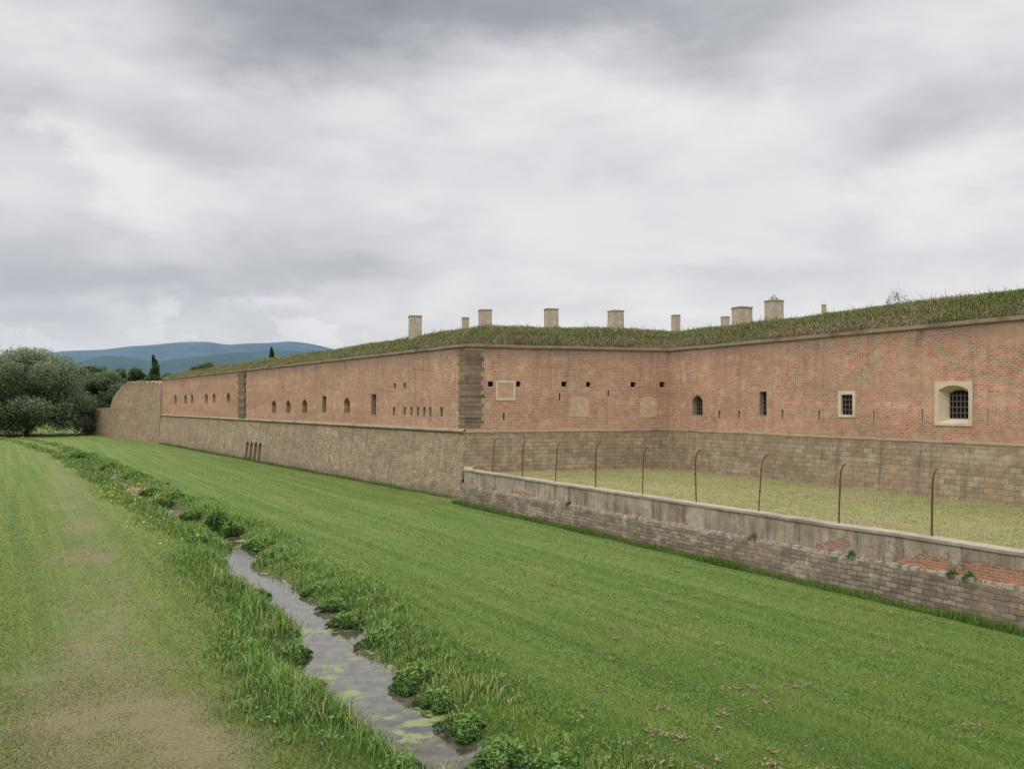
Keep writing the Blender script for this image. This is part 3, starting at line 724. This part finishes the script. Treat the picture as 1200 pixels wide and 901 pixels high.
for px,py in ((885,627),(1118,662),(1138,668),(668,592),(1000,640)):
    u=LW.u(px); p=LW.pt(u,1.22,.1); herb(p[0],p[1],1.04,.2,.26,220,.035,c0,c1,'weed','small green weed growing on the retaining wall ledge','plant','weeds on the retaining wall')

# ------------------------------------------------------------------ FENCE POSTS
def tube(path,rad,sides=6):
    vs=[];fs=[]
    for i,p in enumerate(path):
        a=Vector(path[max(0,i-1)]); b=Vector(path[min(len(path)-1,i+1)]); t=(b-a).normalized()
        s=t.cross(Vector((0,1,0))).normalized(); n=t.cross(s)
        r_=rad[i] if isinstance(rad,(list,tuple)) else rad
        for k_ in range(sides):
            an=2*math.pi*k_/sides; q=Vector(p)+s*math.cos(an)*r_+n*math.sin(an)*r_; vs.append(tuple(q))
    for i in range(len(path)-1):
        for k_ in range(sides):
            a=i*sides+k_; b=i*sides+(k_+1)%sides; fs.append((a,b,b+sides,a+sides))
    fs.append(tuple(range(sides))[::-1]); fs.append(tuple(range((len(path)-1)*sides,len(path)*sides)))
    return vs,fs
path=[(0,0,-.2),(0,0,.6),(0.01,0,1.2),(.02,0,1.62),(.045,0,1.80),(.10,0,1.94),(.19,0,2.03),(.31,0,2.08)]
vs,fs=tube(path,.033); 
me=bpy.data.meshes.new('fence_post'); 
for zz in (.35,.75,1.15,1.5):
    b0=len(vs)
    for dx in (-.055,-.02):
        for dy in (-.015,.015):
            for dz in (-.02,.02): vs.append((dx,dy,zz+dz))
    for f in ((0,1,3,2),(4,5,7,6),(0,1,5,4),(2,3,7,6),(0,2,6,4),(1,3,7,5)): fs.append(tuple(b0+i for i in f))
me.from_pydata(vs,[],fs); me.materials.append(M['rust'])
base=None; ang=math.atan2(-LW.n[1],-LW.n[0])
fr2=Frame((LW.p[0]-LW.n[0]*.38,LW.p[1]-LW.n[1]*.38),LW.d,LW.n)
for px in (577,612,651,698,753,816,889,983,1092,1235):
    u=fr2.u(px); p=fr2.pt(u,2.0)
    if base is None: ob=bpy.data.objects.new('fence_post',me); base=ob
    else: ob=base.copy()
    ob.location=(p[0],p[1],2.0); ob.rotation_euler=(random.uniform(-.04,.04),random.uniform(-.03,.08),ang+random.uniform(-.4,.4)); ob.scale=(random.uniform(.7,1.15),1,random.uniform(.93,1.04))
    COL.objects.link(ob); meta(ob,'rusty iron fence post with bent top on retaining wall','fence post','rusty fence posts along the retaining wall')

# ------------------------------------------------------------------ CHIMNEYS
for px,py,wpx,Yy,lab in ((486.5,370,17,65,0),(545.5,372,9,72,1),(568.5,363,17,66,0),(646,362,18,67,0),(721.5,364,18,67,0),(792,369,10,71,1),(850,371,10,68,1),(869.5,360,22,60,0),(907,352,20,57,0),(965.5,357,5,60,1)):
    x=(px-CX)/F*Yy; zt=CH+(HY-py)/F*Yy; w=wpx/F*Yy*.44; zb=10.9
    e=empty('chimney',(x,Yy,zb),('squat pale masonry chimney on the grassy rampart' if lab==0 else 'small pale chimney stub behind the rampart'),'chimney','chimneys on the rampart')
    rot=random.uniform(.15,.4)
    def ring(hw,z,dp=.85): 
        return [(Vector((sx_*hw,sy_*hw*dp,z))) for sx_,sy_ in ((-1,-1),(1,-1),(1,1),(-1,1))]
    def stack(levels,name,mat):
        mb=MB(); Rm=Matrix.Rotation(rot,4,'Z'); rs=[[Rm@q+Vector((x,Yy,zb)) for q in ring(hw,z)] for hw,z in levels]
        for i in range(len(rs)-1):
            for k_ in range(4):
                l=levels[i][0]*2; mb.quad([rs[i][k_],rs[i][(k_+1)%4],rs[i+1][(k_+1)%4],rs[i+1][k_]],[(k_*l,levels[i][1]),(k_*l+l,levels[i][1]),(k_*l+l,levels[i+1][1]),(k_*l,levels[i+1][1])])
        mb.quad(rs[-1]); return mb.obj(name,mat,e)
    H=zt-zb
    stack([(w*.95,-.3),(w*.93,H-.11)],'shaft',M['chimney'])
    stack([(w*.93,H-.115),(w*.99,H-.105),(w*.99,H-.03),(w*.95,H)],'cap',M['coping'])
    if px in (907,): herb(x,Yy,zt-.02,.4,.4,120,.05,(.08,.09,.04),(.2,.19,.09),'weed','dry tuft of weeds growing on top of a chimney','plant')
def shrub(px,py,Yy,rad,h,N):
    x=(px-CX)/F*Yy; z=CH+(HY-py)/F*Yy
    herb(x,Yy,z-.1,rad,h,N,.035,(.11,.11,.07),(.22,.22,.14),'shrub','small sparse shrub on top of the rampart','shrub')
shrub(1050,353,43,.65,.75,420); shrub(245,432,118,1.6,1.7,2200); shrub(258,433,116,1.2,1.2,1400)

# ------------------------------------------------------------------ TREES
def tree(x,y,H,cr,nl,N,ls,ca,cb,label,kind='round',cz=.5,name='tree'):
    e=empty(name,(x,y,0),label,'tree','trees beyond the fortress' )
    th=H*.35; tr=max(.12,H*.022); bv,bf=[],[]
    def add(path,rad):
        v,f=tube(path,rad,7); b0=len(bv); bv.extend(v); bf.extend([tuple(i+b0 for i in q) for q in f])
    top=H*.9 if kind=='cone' else H*.6
    add([(0,0,-.3),(tr*.3,0,th*.5),(0,tr*.4,th),(tr,0,top)],[tr*1.4,tr,tr*.8,tr*.2])
    lob=[]
    if kind=='cone':
        for i in range(nl):
            t=i/(nl-1); z=H*(.12+.86*t); lob.append((RNG.normal()*cr*.08,RNG.normal()*cr*.08,z,cr*(1-t)**.8+.15,cr*(1-t)**.8+.15,H*.06))
    else:
        for i in range(nl):
            a=RNG.uniform(0,2*np.pi); q=RNG.uniform(-1,1); z=H*(cz+q*.40); prof=math.sqrt(max(.05,1-(max(q,-.55)+.1)**2*.75)) if q>-.1 else 1.0
            rr=cr*np.sqrt(RNG.uniform(.15,1))*.74*prof; s=cr*RNG.uniform(.16,.32)
            lob.append((np.cos(a)*rr,np.sin(a)*rr,min(max(z,s*.6),H-s*.75),s,s,s*.85))
            if i<9: add([(0,0,th*RNG.uniform(.6,1.1)),(np.cos(a)*rr*.5,np.sin(a)*rr*.5,z*.8),(np.cos(a)*rr,np.sin(a)*rr,z)],[tr*.5,tr*.3,tr*.1])
    P=[];C=[]
    for (lx,ly,lz,a,b,c) in lob:
        n_=N//nl; d_=RNG.normal(size=(n_,3)); d_/=np.linalg.norm(d_,axis=1)[:,None]
        rr=(RNG.uniform(.3,1,n_)**.5)*(1+.12*RNG.normal(size=n_)); rr*=(1+.22*np.sin(d_[:,0]*5+lx)*np.sin(d_[:,1]*6+ly)*np.cos(d_[:,2]*5))
        q=d_*rr[:,None]*np.array([a,b,c])+np.array([lx,ly,lz]); t=np.clip(.5+.5*d_[:,2]*rr,0,1)*np.clip(rr,.3,1)  # leaves inside and under each lobe go darker, shade put into leaf colour
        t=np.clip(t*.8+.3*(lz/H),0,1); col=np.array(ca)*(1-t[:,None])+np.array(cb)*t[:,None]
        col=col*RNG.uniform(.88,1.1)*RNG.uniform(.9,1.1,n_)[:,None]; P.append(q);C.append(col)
    P=np.concatenate(P);C=np.concatenate(C); m_=P[:,2]>.15; P,C=P[m_],C[m_]
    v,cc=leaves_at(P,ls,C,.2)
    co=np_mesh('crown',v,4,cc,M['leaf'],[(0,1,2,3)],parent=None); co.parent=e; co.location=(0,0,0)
    me=bpy.data.meshes.new('trunk'); me.from_pydata(bv,[],bf); me.materials.append(M['bark']); t_=bpy.data.objects.new('trunk',me); COL.objects.link(t_); t_.parent=e
    return e
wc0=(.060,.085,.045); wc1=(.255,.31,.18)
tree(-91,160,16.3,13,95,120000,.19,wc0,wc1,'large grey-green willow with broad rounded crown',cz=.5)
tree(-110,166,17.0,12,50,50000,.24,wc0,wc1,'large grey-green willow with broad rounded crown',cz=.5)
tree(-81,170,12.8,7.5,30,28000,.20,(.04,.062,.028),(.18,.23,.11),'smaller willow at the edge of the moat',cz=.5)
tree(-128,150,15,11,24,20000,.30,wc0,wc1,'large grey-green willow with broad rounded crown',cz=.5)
dk0=(.022,.040,.018); dk1=(.095,.14,.055)
for px,py,Yy,cr,kd in ((112,430,240,7,'r'),(128,432,235,6,'r'),(142,430,250,6.5,'r'),(152,427,240,6,'r'),(168,433,260,7,'r'),(181,420,225,3.4,'cone'),(193,433,240,5,'r'),(206,438,250,6,'r'),(222,436,260,6,'r'),(318,411,190,2.6,'cone'),(243,424,200,3.2,'r'),(232,430,230,5,'r'),(94,432,230,7,'r'),(262,425,215,3.5,'r')):
    H=CH+(HY-py)/F*Yy; tree((px-CX)/F*Yy,Yy,H,cr,16,9000,.36,dk0,dk1,'dark green conifer rising above the wall' if kd=='cone' else 'dark green deciduous tree beyond the wall',kind='cone' if kd=='cone' else 'round',cz=.55,name='conifer_tree' if kd=='cone' else 'tree')
N=60000; ax=RNG.uniform(-.85,.1,N); Yy=RNG.uniform(330,420,N); X=ax*Yy; top=(12+5*nz(X,Yy*0,.08,3)+2.5*nz(X,Yy*0,.4,1)); Zt=top*RNG.uniform(0,1,N)**.7
tcol=(np.array(dk0)*1.5)[None]*(1-(Zt/16)[:,None])+np.array([.09,.13,.07])[None]*(Zt/16)[:,None]
v,cc=leaves_at(np.stack([X,Yy,Zt],-1),1.0,tcol,.2); o=np_mesh('distant_woodland',v,4,cc,M['leaf'],[(0,1,2,3)]); meta(o,'dark green belt of distant woodland','woodland',kind='stuff')

# ------------------------------------------------------------------ HILLS
def hills(name,pts,Yd,dep,c,label):
    px=np.arange(-900,1500,5.0); py=np.interp(px,[p[0] for p in pts],[p[1] for p in pts]); py=py+.35*nz(px,px*0,.09,1)
    kk=np.array([1,2,3,2,1])/9.; py=np.convolve(np.pad(py,2,mode='edge'),kk,'valid')
    vs=[];fs=[]; rows=[(-1,0),(-.6,.35),(-.3,.68),(-.1,.92),(0,1),(.5,.7),(1,0)]
    for t,f in rows:
        Yr=Yd+t*dep
        for a,b in zip(px,py):
            H=(HY-b)/F*Yd+CH; w=nz(np.array(a),np.array(t*40),.05,5)*.05*H*(1 if 0<f<1 else 0)
            vs.append(((a-CX)/F*Yr,Yr,float(H*f+w)-2*(f==0)))
    n=len(px)
    for i in range(len(rows)-1):
        for j in range(n-1): fs.append((i*n+j,i*n+j+1,(i+1)*n+j+1,(i+1)*n+j))
    m,nt,b=new_mat(name+'_forest_haze_tint'); g=G(nt); o=g.n('ShaderNodeTexCoord').outputs['Object']
    nn=g.noise(o,.004,7,.7); g.put(b.inputs['Base Color'],g.mix(g.ss(nn,.35,.65),c,tuple(q*1.2 for q in c))); b.inputs['Specular IOR Level'].default_value=0  # distance haze painted into the bluish base colour
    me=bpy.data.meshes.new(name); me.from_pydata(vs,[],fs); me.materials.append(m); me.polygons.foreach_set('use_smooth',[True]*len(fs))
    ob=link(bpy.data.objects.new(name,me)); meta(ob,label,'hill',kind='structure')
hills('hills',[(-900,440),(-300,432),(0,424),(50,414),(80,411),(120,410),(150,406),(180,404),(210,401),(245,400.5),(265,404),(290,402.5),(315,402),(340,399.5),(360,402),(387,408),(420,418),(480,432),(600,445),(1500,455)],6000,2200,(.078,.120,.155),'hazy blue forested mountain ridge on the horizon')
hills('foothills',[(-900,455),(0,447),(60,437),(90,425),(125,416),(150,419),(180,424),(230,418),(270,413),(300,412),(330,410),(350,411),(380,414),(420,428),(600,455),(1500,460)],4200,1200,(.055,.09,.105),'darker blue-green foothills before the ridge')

# ------------------------------------------------------------------ WORLD
w=bpy.data.worlds.new('World'); scene.world=w; w.use_nodes=True; nt=w.node_tree; nt.nodes.clear(); g=G(nt)
out=g.n('ShaderNodeOutputWorld'); d=g.n('ShaderNodeTexCoord').outputs['Generated']
sp=g.n('ShaderNodeSeparateXYZ'); nt.links.new(d,sp.inputs[0]); x_,y_,z_=sp.outputs
az=g.m('ARCTAN2',x_,y_); el=g.m('ARCSINE',z_)
wn=g.n('ShaderNodeSeparateColor'); nt.links.new(g.noise(g.mapping(d,(1,1,2.2)),3.6,7,.56,out=1),wn.inputs[0])
azw=g.m('MULTIPLY_ADD',g.m('SUBTRACT',wn.outputs[0],.5),.42,az); elw=g.m('MULTIPLY_ADD',g.m('SUBTRACT',wn.outputs[1],.5),.19,el)
zz=g.m('ADD',g.m('MAXIMUM',z_,0),.16)
cv=g.n('ShaderNodeCombineXYZ'); nt.links.new(g.m('DIVIDE',x_,zz),cv.inputs[0]); nt.links.new(g.m('DIVIDE',y_,zz),cv.inputs[1])
n1=g.noise(cv.outputs[0],.75,7,.52,.2); n2=g.noise(g.mapping(d,(1,1,2.5)),4.6,8,.56,.25)
n2s=g.ss(n2,.34,.66,-.5,.5)
br=g.m('ADD',.86,g.m('ADD',g.m('MULTIPLY_ADD',n1,.40,-.20),g.m('MULTIPLY',n2s,.17)))
gs=[(470,2,340,56,-.82),(300,45,140,32,-.20),(440,80,70,18,-.18),(850,10,200,36,-.24),(100,95,170,38,.06),(85,205,110,34,.24),(15,150,60,30,-.28),(0,240,90,60,-.20),(250,170,110,30,-.16),
    (800,130,120,36,.08),(1150,215,120,36,.18),(1130,130,110,30,-.18),(560,200,200,30,-.10),
    (150,320,210,28,-.36),(330,290,150,20,-.16),(300,345,70,8,.26),(60,385,90,16,-.16),(430,325,110,14,-.20),(850,320,160,14,-.08)]
for px,py,sx_,sy_,a in gs:
    A=math.atan((px-CX)/F); El=math.atan((HY-py)/F*math.cos(A))
    u=g.m('DIVIDE',g.m('SUBTRACT',azw,A),sx_/F*math.cos(A)**2); v_=g.m('DIVIDE',g.m('SUBTRACT',elw,El),sy_/F)
    e_=g.m('EXPONENT',g.m('MULTIPLY',g.m('ADD',g.m('MULTIPLY',u,u),g.m('MULTIPLY',v_,v_)),-1)); br=g.m('MULTIPLY_ADD',e_,a,br)
n5=g.noise(g.mapping(d,(1,1,1.8)),14,6,.6,.2)
cum=g.ss(g.m('ADD',n5,g.m('MULTIPLY',g.m('SUBTRACT',.085,el),3.0)),.50,.60)
cmask=g.m('MULTIPLY',g.m('MULTIPLY',cum,g.ss(az,-.02,-.25)),g.ss(el,.02,.075))
br=g.m('MULTIPLY_ADD',cmask,.15,br)
cr_=g.n('ShaderNodeValToRGB'); nt.links.new(br,cr_.inputs[0]); R_=cr_.color_ramp
R_.elements[0].position=0; R_.elements[0].color=(.28,.30,.335,1); R_.elements[1].position=1; R_.elements[1].color=(.85,.845,.855,1)
for p_,c_ in ((.25,(.38,.40,.435)),(.5,(.52,.53,.56)),(.75,(.66,.665,.69))):
    e_=R_.elements.new(p_); e_.color=(*c_,1)
colr=cr_.outputs[0]
blue=g.m('MULTIPLY',g.ss(el,.22,.02),g.ss(az,.0,-.4))
colr=g.mix(g.m('MULTIPLY',blue,.42),colr,(.43,.49,.58))
zen=g.ss(el,.48,.95,1.0,3.1)
bg=g.n('ShaderNodeBackground'); nt.links.new(colr,bg.inputs[0]); nt.links.new(zen,bg.inputs[1])
sky=g.n('ShaderNodeTexSky',sky_type='NISHITA',sun_disc=False); sky.sun_elevation=math.radians(48); sky.sun_rotation=math.radians(215)
bg2=g.n('ShaderNodeBackground'); nt.links.new(sky.outputs[0],bg2.inputs[0]); bg2.inputs[1].default_value=.1
mx=g.n('ShaderNodeMixShader'); mx.inputs[0].default_value=.04; nt.links.new(bg.outputs[0],mx.inputs[1]); nt.links.new(bg2.outputs[0],mx.inputs[2]); nt.links.new(mx.outputs[0],out.inputs[0])
sl_=bpy.data.lights.new('sun','SUN'); sl_.energy=1.5; sl_.angle=math.radians(25); sl_.color=(1,.96,.9)
so=bpy.data.objects.new('sun',sl_); COL.objects.link(so)
az_=math.radians(215); e_=math.radians(48); sd=Vector((math.sin(az_)*math.cos(e_),math.cos(az_)*math.cos(e_),math.sin(e_)))
so.rotation_euler=sd.to_track_quat('Z','Y').to_euler()

# ------------------------------------------------------------------ CAMERA
cam=bpy.data.cameras.new('camera'); cam.sensor_width=36; cam.lens=30; cam.shift_y=22.5/1200; cam.clip_end=30000; cam.clip_start=.1
co=bpy.data.objects.new('camera',cam); co.location=(0,0,CH); co.rotation_euler=(math.radians(90),0,0); COL.objects.link(co); scene.camera=co
scene.view_settings.view_transform='Standard'; scene.view_settings.look='None'; scene.view_settings.exposure=0
